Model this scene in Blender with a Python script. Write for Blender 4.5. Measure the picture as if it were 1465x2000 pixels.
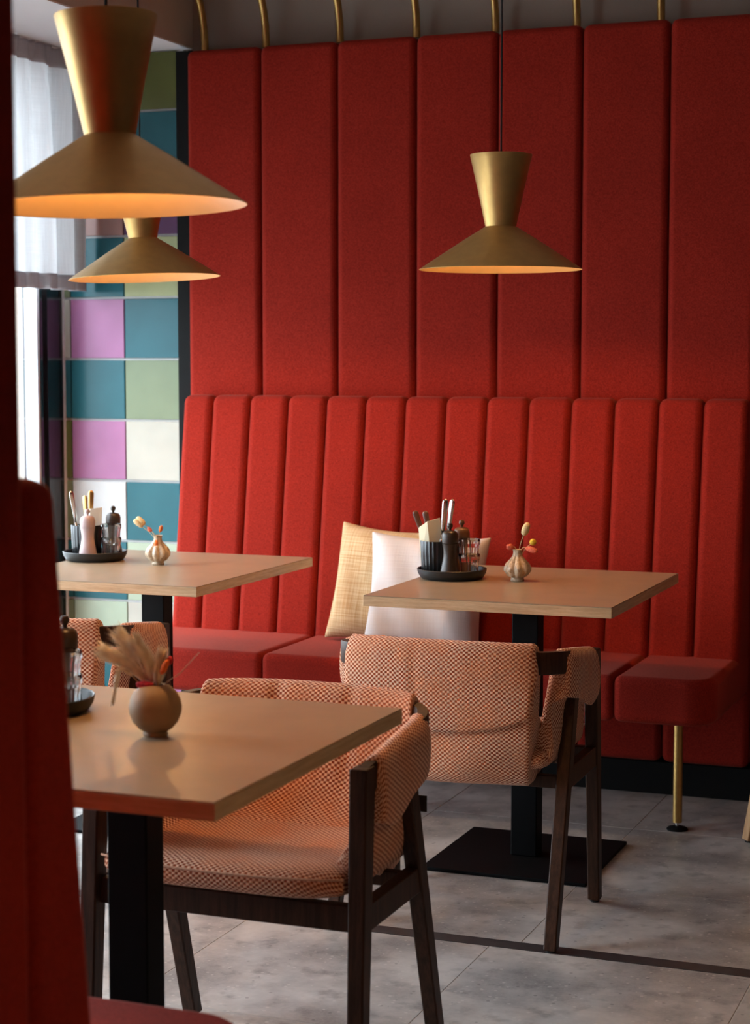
import bpy, bmesh, math, random
import numpy as np
from mathutils import Vector, Matrix
R = math.radians
PI = math.pi
random.seed(7)
for o in list(bpy.data.objects): bpy.data.objects.remove(o)
SC = bpy.context.scene
C = SC.collection

# ------------------------------------------------------------------ camera
CAM_H, YAW, PITCH, FPX = 1.36, 0.37147, 0.083737, 3622.9
cd = bpy.data.cameras.new('camera'); cam = bpy.data.objects.new('camera', cd); C.objects.link(cam)
fwd = Vector((-math.sin(YAW)*math.cos(PITCH), math.cos(YAW)*math.cos(PITCH), -math.sin(PITCH)))
rgt = Vector((math.cos(YAW), math.sin(YAW), 0)); upv = rgt.cross(fwd)
cam.matrix_world = Matrix(((rgt.x, upv.x, -fwd.x, 0), (rgt.y, upv.y, -fwd.y, 0), (rgt.z, upv.z, -fwd.z, CAM_H), (0, 0, 0, 1)))
cd.sensor_fit = 'VERTICAL'; cd.sensor_height = 36.0; cd.sensor_width = 36.0*1465/2000
cd.lens = FPX/2000*36.0
cd.clip_start = 0.05
cd.dof.use_dof = True; cd.dof.focus_distance = 4.3; cd.dof.aperture_fstop = 5.6
SC.camera = cam

# ------------------------------------------------------------------ world, daylight, exposure
W = bpy.data.worlds.new('overcast_sky'); SC.world = W; W.use_nodes = True
bg = W.node_tree.nodes['Background']
bg.inputs['Color'].default_value = (0.80, 0.90, 1.0, 1); bg.inputs['Strength'].default_value = 4.3
def portal(y0, y1, z0, z1):                       # guides sampling of the sky through a window opening
    l = bpy.data.lights.new('window_portal', 'AREA'); l.shape = 'RECTANGLE'; l.size = z1-z0; l.size_y = y1-y0
    l.cycles.is_portal = True
    o = bpy.data.objects.new('window_portal', l); C.objects.link(o)
    o.location = (-3.62, (y0+y1)/2, (z0+z1)/2); o.rotation_euler = (0, R(-90), 0)
WINDOWS = [(3.62, 5.615), (2.15, 3.20)]  # second opening is an unseen addition, for daylight on the chair backs
WZ0, WZ1 = 0.12, 2.34
for a, b in WINDOWS: portal(a, b, WZ0, WZ1)
SC.view_settings.view_transform = 'Standard'; SC.view_settings.look = 'None'
SC.view_settings.gamma = 1.0; SC.view_settings.use_curve_mapping = False
SC.view_settings.exposure = 1.5

# ------------------------------------------------------------------ materials
def nmat(name):
    m = bpy.data.materials.new(name); m.use_nodes = True
    nt = m.node_tree; return m, nt, nt.nodes['Principled BSDF']
def nd(nt, t, **kw):
    n = nt.nodes.new(t)
    for k, v in kw.items(): setattr(n, k, v)
    return n
def mth(nt, op, a, b=None, c=None):
    n = nd(nt, 'ShaderNodeMath', operation=op)
    for i, v in enumerate((a, b, c)):
        if v is None: continue
        if isinstance(v, (int, float)): n.inputs[i].default_value = v
        else: nt.links.new(v, n.inputs[i])
    return n.outputs[0]
def rgb(c): return (c[0], c[1], c[2], 1)
def mixc(nt, f, a, b, blend='MIX'):
    n = nd(nt, 'ShaderNodeMix', data_type='RGBA', blend_type=blend)
    if isinstance(f, (int, float)): n.inputs[0].default_value = f
    else: nt.links.new(f, n.inputs[0])
    for i, v in ((6, a), (7, b)):
        if isinstance(v, tuple): n.inputs[i].default_value = rgb(v)
        else: nt.links.new(v, n.inputs[i])
    return n.outputs[2]
def pos(nt): return nd(nt, 'ShaderNodeNewGeometry').outputs['Position']
def scaled(nt, v, s):
    n = nd(nt, 'ShaderNodeMapping'); n.inputs['Scale'].default_value = s; nt.links.new(v, n.inputs['Vector']); return n.outputs[0]
def noise(nt, v, scale, detail=3, rough=.5):
    n = nd(nt, 'ShaderNodeTexNoise'); n.inputs['Scale'].default_value = scale; n.inputs['Detail'].default_value = detail
    n.inputs['Roughness'].default_value = rough
    if v is not None: nt.links.new(v, n.inputs['Vector'])
    return n.outputs[0]
def ramp(nt, f, lo, hi):
    n = nd(nt, 'ShaderNodeMapRange', interpolation_type='SMOOTHSTEP'); nt.links.new(f, n.inputs[0])
    n.inputs[1].default_value = lo; n.inputs[2].default_value = hi; return n.outputs[0]
def bump(nt, bs, h, strength, dist):
    n = nd(nt, 'ShaderNodeBump'); n.inputs['Strength'].default_value = strength; n.inputs['Distance'].default_value = dist
    nt.links.new(h, n.inputs['Height']); nt.links.new(n.outputs[0], bs.inputs['Normal'])
def simple(name, col, rough=.5, metal=0, spec=.5, var=0.08, vscale=30, coat=0, bmp=0, bscale=200):
    m, nt, bs = nmat(name)
    p = pos(nt)
    n = noise(nt, p, vscale)
    f = ramp(nt, n, .3, .7)
    nt.links.new(mixc(nt, f, tuple(c*(1-var) for c in col), tuple(min(1, c*(1+var)) for c in col)), bs.inputs['Base Color'])
    bs.inputs['Roughness'].default_value = rough; bs.inputs['Metallic'].default_value = metal
    bs.inputs['Specular IOR Level'].default_value = spec; bs.inputs['Coat Weight'].default_value = coat
    if bmp: bump(nt, bs, noise(nt, p, bscale), bmp, .002)
    return m
MAT = {}
def fabric_red(name, a, b):
    m, nt, bs = nmat(name); p = pos(nt)
    f = ramp(nt, noise(nt, p, 330, 4, .7), .3, .7)
    g = ramp(nt, noise(nt, p, 5, 2), .3, .7)
    col = mixc(nt, f, a, b)
    col = mixc(nt, mth(nt, 'MULTIPLY', g, .18), col, tuple(x*.75 for x in a))
    nt.links.new(col, bs.inputs['Base Color'])
    bs.inputs['Roughness'].default_value = .95; bs.inputs['Specular IOR Level'].default_value = .12
    bs.inputs['Sheen Weight'].default_value = .16; bs.inputs['Sheen Roughness'].default_value = .4
    bs.inputs['Sheen Tint'].default_value = (1, .42, .30, 1)
    bump(nt, bs, noise(nt, p, 420, 3, .7), .35, .0015)
    return m
MAT['red'] = fabric_red('red_wool_felt', (.19, .010, .0055), (.36, .026, .015))
def weave_mat():
    m, nt, bs = nmat('rust_and_cream_basket_weave')
    uv = nd(nt, 'ShaderNodeUVMap').outputs[0]
    sep = nd(nt, 'ShaderNodeSeparateXYZ'); nt.links.new(uv, sep.inputs[0])
    nz = noise(nt, uv, 60, 2)
    k = 2*PI/.0118; k2 = 2*PI/.0104
    u = mth(nt, 'SINE', mth(nt, 'MULTIPLY_ADD', sep.outputs[0], k, mth(nt, 'MULTIPLY', nz, 1.3)))
    v = mth(nt, 'SINE', mth(nt, 'MULTIPLY_ADD', sep.outputs[1], k2, mth(nt, 'MULTIPLY', nz, 1.3)))
    w = mth(nt, 'MULTIPLY', u, v)
    f = ramp(nt, w, -.42, .34)
    patch = ramp(nt, noise(nt, uv, 9, 2), .35, .65)
    dark = mixc(nt, patch, (.30, .055, .018), (.42, .105, .038))
    lite = mixc(nt, patch, (.90, .58, .40), (.86, .45, .27))
    nt.links.new(mixc(nt, f, dark, lite), bs.inputs['Base Color'])
    bs.inputs['Roughness'].default_value = .9; bs.inputs['Specular IOR Level'].default_value = .15
    bs.inputs['Sheen Weight'].default_value = .15
    bump(nt, bs, f, .7, .002)
    return m
MAT['weave'] = weave_mat()
def wood_mat(name, a, b, rough, axis=(2, 2, 40), sc=1.0, coat=0, spec=.4):
    m, nt, bs = nmat(name)
    tc = nd(nt, 'ShaderNodeTexCoord').outputs['Object']
    v = scaled(nt, tc, axis)
    f = ramp(nt, noise(nt, v, 4*sc, 5, .65), .3, .7)
    g = noise(nt, scaled(nt, tc, tuple(x*5 for x in axis)), 6*sc, 3)
    col = mixc(nt, f, a, b)
    col = mixc(nt, mth(nt, 'MULTIPLY', ramp(nt, g, .45, .75), .35), col, tuple(x*.6 for x in a))
    nt.links.new(col, bs.inputs['Base Color'])
    bs.inputs['Roughness'].default_value = rough; bs.inputs['Coat Weight'].default_value = coat; bs.inputs['Specular IOR Level'].default_value = spec
    bump(nt, bs, g, .15, .001)
    return m
MAT['walnut'] = wood_mat('dark_stained_walnut', (.026, .0115, .006), (.066, .028, .0145), .5, (30, 30, 2.2), spec=.22)
MAT['oak'] = wood_mat('light_oak', (.42, .22, .10), (.55, .32, .16), .5, (30, 30, 2.2))
MAT['ply'] = wood_mat('oak_edge_band', (.50, .33, .17), (.66, .48, .28), .5, (2.0, 2.0, 40))
MAT['lino'] = simple('taupe_linoleum', (.32, .235, .15), .32, spec=.5, var=.05, vscale=14)
MAT['black_metal'] = simple('black_powder_coat', (.0025, .0025, .003), .6, spec=.10, var=.15, bmp=.1, bscale=500)
MAT['black_gloss'] = simple('black_anodised_frame', (.012, .012, .014), .12, var=.1, spec=.8)
MAT['brass'] = simple('brushed_brass', (.52, .33, .11), .36, metal=1, var=.06, vscale=60)
MAT['brass_lamp'] = simple('satin_brass_lacquer', (.58, .36, .12), .42, metal=.7, var=.04, vscale=40)
MAT['lamp_in'] = simple('cream_lamp_lining', (.40, .25, .10), .5, var=.03)
MAT['cord'] = simple('black_textile_cord', (.01, .01, .01), .8)
MAT['plinth'] = simple('black_plinth', (.004, .004, .004), .7, spec=.15)
MAT['wall_taupe'] = simple('taupe_plaster', (.30, .255, .215), .9, var=.04, vscale=6, bmp=.1, bscale=90)
MAT['wall_beige'] = simple('beige_plaster', (.56, .46, .39), .9, var=.03, vscale=6, bmp=.1, bscale=90)
MAT['wall_dark'] = simple('umber_plaster', (.05, .04, .034), .9, var=.05, vscale=4, bmp=.1, bscale=90)
MAT['soffit'] = simple('white_ceiling_paint', (.80, .80, .80), .9, var=.02, vscale=5)
MAT['grout'] = simple('white_tile_grout', (.62, .62, .61), .8, var=.03)
MAT['fgrout'] = simple('grey_floor_grout', (.46, .44, .41), .9, var=.1)
MAT['strip'] = simple('dark_floor_strip', (.035, .034, .034), .45, var=.25, vscale=25)
MAT['white_trim'] = simple('white_frame_paint', (.75, .76, .78), .4)
MAT['black_ceramic'] = simple('black_glazed_ceramic', (.010, .011, .012), .32, var=.1)
MAT['black_tray'] = simple('matt_black_tray', (.012, .013, .014), .5, var=.1)
MAT['mill_dark'] = simple('dark_turned_wood', (.035, .020, .012), .38, var=.2, vscale=80)
MAT['mill_brown'] = simple('brown_turned_wood', (.16, .075, .035), .4, var=.2, vscale=80)
MAT['mill_pink'] = simple('mauve_lacquer', (.46, .33, .32), .45, var=.04)
MAT['steel'] = simple('polished_cutlery_steel', (.62, .60, .57), .22, metal=1, var=.03)
MAT['fork_brown'] = simple('brown_cutlery_handle', (.14, .055, .03), .35, var=.2)
MAT['napkin'] = simple('cream_paper_napkin', (.82, .72, .50), .9, var=.03)
MAT['napkin_w'] = simple('white_paper_napkin', (.84, .80, .70), .9, var=.03)
MAT['vase_ball'] = simple('ochre_stoneware', (.30, .20, .105), .6, var=.08, vscale=20, bmp=.1, bscale=150)
MAT['piping'] = simple('pale_rust_piping', (.62, .34, .22), .9, var=.15, vscale=300)
MAT['tag'] = simple('black_label_tag', (.006, .006, .006), .7)
MAT['stem'] = simple('dry_straw_stem', (.62, .47, .25), .8, var=.1)
MAT['plume'] = simple('pale_pampas_plume', (.84, .72, .54), .9, var=.10, vscale=60)
MAT['bunny'] = simple('cream_bunny_tail', (.74, .58, .30), .95, var=.12, vscale=300)
MAT['orange'] = simple('dried_orange_bloom', (.75, .17, .03), .85, var=.2, vscale=200)
MAT['coral'] = simple('dried_coral_bloom', (.70, .15, .08), .85, var=.2, vscale=200)
MAT['yellow'] = simple('dried_yellow_bloom', (.78, .52, .04), .85, var=.15, vscale=200)
MAT['crimson'] = simple('dried_crimson_bloom', (.50, .015, .03), .85, var=.2, vscale=200)
MAT['pave'] = simple('pale_pavement', (.55, .55, .54), .9, var=.08, vscale=2)
def garlic_mat():
    m, nt, bs = nmat('speckled_ivory_glaze'); p = pos(nt)
    f = ramp(nt, noise(nt, scaled(nt, p, (1, 1, .5)), 90, 4, .7), .42, .68)
    nt.links.new(mixc(nt, f, (.66, .55, .40), (.34, .21, .11)), bs.inputs['Base Color'])
    bs.inputs['Roughness'].default_value = .28; return m
MAT['garlic'] = garlic_mat()
def tile_mat(name, col):
    m, nt, bs = nmat(name); p = pos(nt)
    f = ramp(nt, noise(nt, p, 7, 2), .3, .7)
    nt.links.new(mixc(nt, f, tuple(c*.93 for c in col), tuple(min(1, c*1.05) for c in col)), bs.inputs['Base Color'])
    bs.inputs['Roughness'].default_value = .18; bs.inputs['Specular IOR Level'].default_value = .14
    return m
TC = {'teal': (.024, .112, .135), 'mag': (.36, .145, .28), 'sage': (.185, .225, .135), 'cream': (.44, .42, .355), 'white': (.56, .56, .55),
      'lime': (.34, .36, .19), 'purple': (.10, .04, .095), 'salmon': (.34, .19, .165), 'olive': (.12, .135, .045), 'pale': (.36, .42, .31)}
TM = {k: tile_mat('glazed_tile_'+k, v) for k, v in TC.items()}
def floor_mat():
    m, nt, bs = nmat('grey_ceppo_stone'); p = pos(nt)
    p2 = scaled(nt, p, (1, 1, 1))
    big = ramp(nt, noise(nt, p2, 3.2, 5, .62), .32, .70)
    mid = ramp(nt, noise(nt, p2, 15, 3, .55), .50, .74)
    fine = noise(nt, p2, 130, 4, .7)
    col = mixc(nt, big, (.24, .225, .215), (.60, .57, .54))
    col = mixc(nt, mth(nt, 'MULTIPLY', mid, .6), col, (.13, .122, .12))
    col = mixc(nt, mth(nt, 'MULTIPLY', ramp(nt, fine, .35, .75), .35), col, (.50, .46, .42))
    vo = nd(nt, 'ShaderNodeTexVoronoi'); vo.inputs['Scale'].default_value = 60; nt.links.new(p2, vo.inputs['Vector'])
    fl = mth(nt, 'LESS_THAN', vo.outputs['Distance'], .24)
    vs = nd(nt, 'ShaderNodeSeparateColor'); nt.links.new(vo.outputs['Color'], vs.inputs[0])
    on = mth(nt, 'MULTIPLY', fl, mth(nt, 'GREATER_THAN', vs.outputs[0], .72))
    on2 = mth(nt, 'MULTIPLY', fl, mth(nt, 'LESS_THAN', vs.outputs[0], .08))
    col = mixc(nt, mth(nt, 'MULTIPLY', on, .5), col, (.62, .58, .54))
    col = mixc(nt, mth(nt, 'MULTIPLY', on2, .4), col, (.07, .065, .065))
    nt.links.new(col, bs.inputs['Base Color'])
    bs.inputs['Roughness'].default_value = .42
    bump(nt, bs, fine, .12, .001)
    return m
MAT['stone'] = floor_mat()
def pillow_mat(name, a, b, sc, amt):
    m, nt, bs = nmat(name)
    uv = nd(nt, 'ShaderNodeUVMap').outputs[0]
    h = noise(nt, scaled(nt, uv, (4, 160, 1)), sc, 3); v = noise(nt, scaled(nt, uv, (160, 4, 1)), sc, 3)
    f = ramp(nt, mth(nt, 'MULTIPLY', mth(nt, 'ADD', h, v), .5), .36, .64)
    nt.links.new(mixc(nt, f, a, b), bs.inputs['Base Color'])
    bs.inputs['Roughness'].default_value = .95; bs.inputs['Specular IOR Level'].default_value = .15
    bump(nt, bs, f, amt, .001); return m
MAT['straw'] = pillow_mat('straw_slub_linen', (.48, .29, .13), (.66, .50, .30), 1.6, .6)
MAT['white_linen'] = pillow_mat('white_washed_linen', (.66, .625, .62), (.70, .67, .665), 1.4, .25)
def curtain_mat(name, col, tr):
    m, nt, bs = nmat(name)
    uv = nd(nt, 'ShaderNodeUVMap').outputs[0]
    f = ramp(nt, mth(nt, 'MULTIPLY', mth(nt, 'ADD', noise(nt, scaled(nt, uv, (4, 300, 1)), 2, 3), noise(nt, scaled(nt, uv, (300, 4, 1)), 2, 3)), .5), .35, .65)
    c = mixc(nt, f, tuple(x*.85 for x in col), col)
    d = nd(nt, 'ShaderNodeBsdfDiffuse'); t = nd(nt, 'ShaderNodeBsdfTranslucent'); mx = nd(nt, 'ShaderNodeMixShader')
    nt.links.new(c, d.inputs[0]); nt.links.new(c, t.inputs[0]); mx.inputs[0].default_value = tr
    nt.links.new(d.outputs[0], mx.inputs[1]); nt.links.new(t.outputs[0], mx.inputs[2])
    nt.links.new(mx.outputs[0], nt.nodes['Material Output'].inputs[0]); return m
MAT['curtain'] = curtain_mat('sheer_white_linen', (.78, .78, .79), .23)
MAT['hem'] = curtain_mat('doubled_grey_linen', (.58, .56, .58), .20)
def pane_mat():
    m, nt, bs = nmat('window_glass')
    t = nd(nt, 'ShaderNodeBsdfTransparent'); g = nd(nt, 'ShaderNodeBsdfGlossy'); g.inputs['Roughness'].default_value = .02
    lw = nd(nt, 'ShaderNodeLayerWeight'); lw.inputs[0].default_value = .5; mx = nd(nt, 'ShaderNodeMixShader')
    t.inputs[0].default_value = (.97, .985, .985, 1)
    nt.links.new(mth(nt, 'MULTIPLY_ADD', mth(nt, 'POWER', lw.outputs['Facing'], 5.0), .96, .04), mx.inputs[0]); nt.links.new(t.outputs[0], mx.inputs[1]); nt.links.new(g.outputs[0], mx.inputs[2])
    nt.links.new(mx.outputs[0], nt.nodes['Material Output'].inputs[0]); return m
MAT['pane'] = pane_mat()
def glass_mat():
    m, nt, bs = nmat('clear_pressed_glass')
    bs.inputs['Base Color'].default_value = (.97, .97, .96, 1); bs.inputs['Transmission Weight'].default_value = 1
    bs.inputs['Roughness'].default_value = .03; bs.inputs['IOR'].default_value = 1.4; return m
MAT['glass'] = glass_mat()
def bulb_mat():
    m, nt, bs = nmat('warm_lit_bulb')
    bs.inputs['Base Color'].default_value = (1, .8, .5, 1)
    bs.inputs['Emission Color'].default_value = (1, .56, .22, 1); bs.inputs['Emission Strength'].default_value = 105; return m
MAT['bulb'] = bulb_mat()

# ------------------------------------------------------------------ mesh helpers
def M(m): return MAT[m] if isinstance(m, str) else m
def link(name, me, mat=None, parent=None, loc=None, rot=None, smooth=True):
    o = bpy.data.objects.new(name, me); C.objects.link(o)
    if mat is not None and len(me.materials) == 0: me.materials.append(M(mat))
    if parent is not None: o.parent = parent
    if loc: o.location = loc
    if rot: o.rotation_euler = rot
    if smooth:
        me.polygons.foreach_set('use_smooth', [True]*len(me.polygons))
    return o
def wn(o):
    w = o.modifiers.new('weighted', 'WEIGHTED_NORMAL'); w.weight = 100; w.keep_sharp = False; return o
def bm_me(name, bm):
    bmesh.ops.recalc_face_normals(bm, faces=bm.faces)
    me = bpy.data.meshes.new(name); bm.to_mesh(me); bm.free(); return me
def hexa(name, P, bev=0, seg=2, edges=None):
    """P: 8 corners, bottom ring (4, ccw) then top ring."""
    bm = bmesh.new(); v = [bm.verts.new(p) for p in P]
    for f in ((3, 2, 1, 0), (4, 5, 6, 7), (0, 1, 5, 4), (1, 2, 6, 5), (2, 3, 7, 6), (3, 0, 4, 7)): bm.faces.new([v[i] for i in f])
    if bev:
        bmesh.ops.bevel(bm, geom=list(bm.edges), offset=bev, segments=seg, profile=.5, affect='EDGES', clamp_overlap=True)
    return bm_me(name, bm)
def box_me(name, x0, x1, y0, y1, z0, z1, bev=0, seg=2):
    return hexa(name, [(x0, y0, z0), (x1, y0, z0), (x1, y1, z0), (x0, y1, z0), (x0, y0, z1), (x1, y0, z1), (x1, y1, z1), (x0, y1, z1)], bev, seg)
def box(name, x0, x1, y0, y1, z0, z1, mat, parent=None, bev=0, seg=2, loc=None):
    o = link(name, box_me(name, x0, x1, y0, y1, z0, z1, bev, seg), mat, parent, loc, smooth=bev > 0)
    if bev: wn(o)
    return o
def lathe_me(name, prof, n=48, lobes=0, amp=0, ampf=None, cap=True):
    """prof: [(r, z)]; optional radial lobes."""
    vs, fs = [], []
    for i, (r, z) in enumerate(prof):
        for k in range(n):
            a = 2*PI*k/n; rr = r
            if lobes:
                w = ampf[i] if ampf else 1
                rr = r*(1-amp*w*(1-abs(math.cos(lobes*a/2)))) if amp > 0 else r*(1+amp*w*math.cos(lobes*a))
            vs.append((rr*math.cos(a), rr*math.sin(a), z))
    for i in range(len(prof)-1):
        for k in range(n):
            k2 = (k+1) % n
            fs.append((i*n+k, i*n+k2, (i+1)*n+k2, (i+1)*n+k))
    if cap:
        if prof[0][0] > 1e-5: fs.append(tuple(reversed(range(n))))
        if prof[-1][0] > 1e-5: fs.append(tuple(range((len(prof)-1)*n, len(prof)*n)))
    me = bpy.data.meshes.new(name); me.from_pydata(vs, [], fs); me.validate(); me.update()
    bm = bmesh.new(); bm.from_mesh(me); bmesh.ops.remove_doubles(bm, verts=bm.verts, dist=1e-6)
    bmesh.ops.recalc_face_normals(bm, faces=bm.faces); bm.to_mesh(me); bm.free()
    return me
def sharp(me, ang=40):
    me.polygons.foreach_set('use_smooth', [True]*len(me.polygons)); me.set_sharp_from_angle(angle=R(ang)); return me
def lathe(name, prof, mat, parent=None, loc=None, n=48, ang=40, **k):
    me = lathe_me(name, prof, n, **k); o = link(name, me, mat, parent, loc); sharp(me, ang); return o
def tube_me(name, pts, rad, n=10, caps=True, flat=1.0):
    pts = [Vector(p) for p in pts]; N = len(pts)
    rs = rad if isinstance(rad, (list, tuple)) else [rad]*N
    vs, fs = [], []
    t0 = (pts[1]-pts[0]).normalized()
    up = Vector((0, 0, 1)) if abs(t0.z) < .9 else Vector((1, 0, 0))
    nrm = (up-t0*up.dot(t0)).normalized()
    for i in range(N):
        t = (pts[min(i+1, N-1)]-pts[max(i-1, 0)]).normalized()
        nrm = (nrm-t*nrm.dot(t)).normalized(); b = t.cross(nrm)
        for k in range(n):
            a = 2*PI*k/n; vs.append(tuple(pts[i]+nrm*(rs[i]*math.cos(a))+b*(rs[i]*flat*math.sin(a))))
    for i in range(N-1):
        for k in range(n):
            k2 = (k+1) % n; fs.append((i*n+k, i*n+k2, (i+1)*n+k2, (i+1)*n+k))
    if caps: fs.append(tuple(reversed(range(n)))); fs.append(tuple(range((N-1)*n, N*n)))
    me = bpy.data.meshes.new(name); me.from_pydata(vs, [], fs); me.update(); return me
def tube(name, pts, rad, mat, parent=None, n=10, flat=1.0, loc=None):
    me = tube_me(name, pts, rad, n, True, flat); o = link(name, me, mat, parent, loc); sharp(me, 50); return o
def tag(o, label, cat, group=None, kind=None):
    o['label'] = label; o['category'] = cat
    if group: o['group'] = group
    if kind: o['kind'] = kind
    return o
def struct(o, label=None, cat=None):
    o['kind'] = 'structure'
    if label: o['label'] = label
    if cat: o['category'] = cat
    return o
def thing(name, label, cat, loc=(0, 0, 0), rz=0, group=None, kind=None):
    o = bpy.data.objects.new(name, None); C.objects.link(o); o.empty_display_size = .1
    o.location = loc; o.rotation_euler = (0, 0, rz); return tag(o, label, cat, group, kind)
def copy_tree(o, parent=None):
    c = o.copy(); C.objects.link(c); c.parent = parent
    for ch in list(o.children): copy_tree(ch, c)
    return c
def closed_loft(name, loops, uvs=None, cap=True):
    """loops: list of equal-length closed rings of points; uvs: same shape of (u,v), ring seam closed."""
    n = len(loops[0]); vs = [p for l in loops for p in l]; fs = []; fuv = []
    for i in range(len(loops)-1):
        for k in range(n):
            k2 = (k+1) % n
            fs.append((i*n+k, i*n+k2, (i+1)*n+k2, (i+1)*n+k))
            if uvs:
                last = k2 == 0
                a, b, c2, d = uvs[i][k], uvs[i][k2] if not last else uvs[i][n], uvs[i+1][k2] if not last else uvs[i+1][n], uvs[i+1][k]
                fuv.append((a, b, c2, d))
    if cap:
        for i in (0, len(loops)-1):
            idx = list(range(i*n, (i+1)*n))
            fs.append(tuple(idx))
            if uvs: fuv.append([(vs[j][1]+vs[j][0], vs[j][2]) for j in idx])
    me = bpy.data.meshes.new(name); me.from_pydata(vs, [], fs)
    if uvs:
        l = me.uv_layers.new(name='UVMap'); flat = [c for f in fuv for uvp in f for c in uvp]
        l.data.foreach_set('uv', flat)
    bm = bmesh.new(); bm.from_mesh(me); bmesh.ops.recalc_face_normals(bm, faces=bm.faces); bm.to_mesh(me); bm.free()
    me.update(); return me
def catmull(P, m):
    """smooth closed/open polyline through points, m samples per span (open)."""
    P = [Vector(p) for p in P]; out = []
    for i in range(len(P)-1):
        p0, p1, p2, p3 = P[max(i-1, 0)], P[i], P[i+1], P[min(i+2, len(P)-1)]
        for j in range(m):
            t = j/m
            out.append(.5*((2*p1)+(p2-p0)*t+(2*p0-5*p1+4*p2-p3)*t*t+(3*p1-p0-3*p2+p3)*t**3))
    out.append(P[-1]); return out

# ------------------------------------------------------------------ setting: shell
YB, XW, XR, YF, ZC = 5.75, -3.42, 2.6, -2.6, 2.75
fl = struct(box('floor', XW-.2, XR+.2, YF-.2, YB+.2, -.12, -.0008, 'fgrout'), 'grey stone tiled floor with a dark strip across', 'floor')
T = .609
tile_cache = {}
def floor_tile(x0, x1, y0, y1):
    w, d = round(x1-x0, 3), round(y1-y0, 3)
    if w < .02 or d < .02: return
    if (w, d) not in tile_cache:
        me = box_me('tile', -w/2+.0012, w/2-.0012, -d/2+.0012, d/2-.0012, -.011, 0, .0008, 1); me.materials.append(MAT['stone']); tile_cache[(w, d)] = me
    o = bpy.data.objects.new('tile', tile_cache[(w, d)]); C.objects.link(o); o.parent = fl; o.location = ((x0+x1)/2, (y0+y1)/2, 0)
def floor_area(xo, ylines):
    k0 = math.floor((XW-xo)/T)
    for j in range(len(ylines)-1):
        x = xo+k0*T
        while x < XR:
            floor_tile(max(x, XW), min(x+T, XR), ylines[j], ylines[j+1]); x += T
floor_area(-1.214, [4.056, 4.565, 5.174, YB])
near = [4.004]
while near[-1]-T > YF: near.append(near[-1]-T)
floor_area(-1.275, sorted(near+[YF]))
struct(box('trim_1', XW, XR, 4.0045, 4.0555, -.0115, .0006, 'strip'), 'dark metal strip let into the stone floor', 'floor strip')

wb = struct(box('wall_back', XW-.2, XR+.2, YB, YB+.15, 0, ZC, 'wall_taupe'), 'taupe back wall above the red panelling with coloured tiles beside the window', 'wall')
struct(box('wall_right', XR, XR+.15, YF, YB, 0, ZC, 'wall_dark'), 'umber wall on the right side of the dining room', 'wall')
struct(box('wall_front', XW-.2, XR+.2, YF-.15, YF, 0, ZC, 'wall_dark'), 'umber wall at the near end of the dining room', 'wall')
struct(box('ceiling', XW-.2, XR+.2, YF-.15, YB+.15, ZC, ZC+.12, 'wall_beige'), 'beige ceiling above the dining room', 'ceiling')
sf = struct(box('trim_2', XW-.2, -2.905, YF, YB, 2.404, ZC, 'wall_beige'), 'beige boxed soffit running along the window wall', 'soffit')
box('underside', XW-.0, -2.907, YF, YB, 2.40, 2.404, 'soffit', sf)
# window wall
wl = struct(bpy.data.objects.new('wall_left', None), 'window wall of piers between tall dark framed windows', 'wall'); C.objects.link(wl)
ys = [YF]+[v for w in sorted(WINDOWS) for v in w]+[YB+.15]
for i in range(0, len(ys), 2): box('pier', XW-.2, XW, ys[i], ys[i+1], 0, 2.404, 'wall_beige', wl)
for a, b in WINDOWS:
    box('lintel', XW-.2, XW, a, b, WZ1, 2.404, 'wall_beige', wl); box('sill', XW-.2, XW+.02, a, b, 0, WZ0, 'wall_beige', wl)
for i, (a, b) in enumerate(WINDOWS):
    w = struct(bpy.data.objects.new('window_%d' % (i+1), None), ['tall dark framed window behind the curtain beside the coloured tiles', 'unseen dark framed window added for daylight beside the near bench and nearest table'][i], 'window'); C.objects.link(w)
    x0, x1 = XW-.07, XW-.002
    fw = .030
    if i == 0:
        box('jamb_cover', XW+.0005, XW+.012, b, YB-.035, .02, 2.40, 'black_gloss', w)
        box('corner_bead', XW, XW+.012, YB-.034, YB-.012, .02, 2.40, 'white_trim', w)
    box('frame_stile', x0, x1+.004, b-fw, b, WZ0, WZ1, 'black_gloss', w); box('frame_stile', x0, x1+.004, a, a+fw, WZ0, WZ1, 'black_gloss', w)
    box('frame_rail', x0, x1, a+fw, b-fw, WZ0, WZ0+fw, 'black_gloss', w); box('frame_rail', x0, x1, a+fw, b-fw, WZ1-fw, WZ1, 'black_gloss', w)
    box('glass_bead', x0+.02, x1, b-fw-.016, b-fw, WZ0+fw, WZ1-fw, 'white_trim', w)
    box('pane', x0+.050, x0+.056, a+fw, b-fw-.016, WZ0+fw, WZ1-fw, 'pane', w)
struct(box('ground_outside', -40, XW-.2, -30, 60, -.2, -.05, 'pave'), 'pale paved ground outside the windows', 'pavement')

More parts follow.
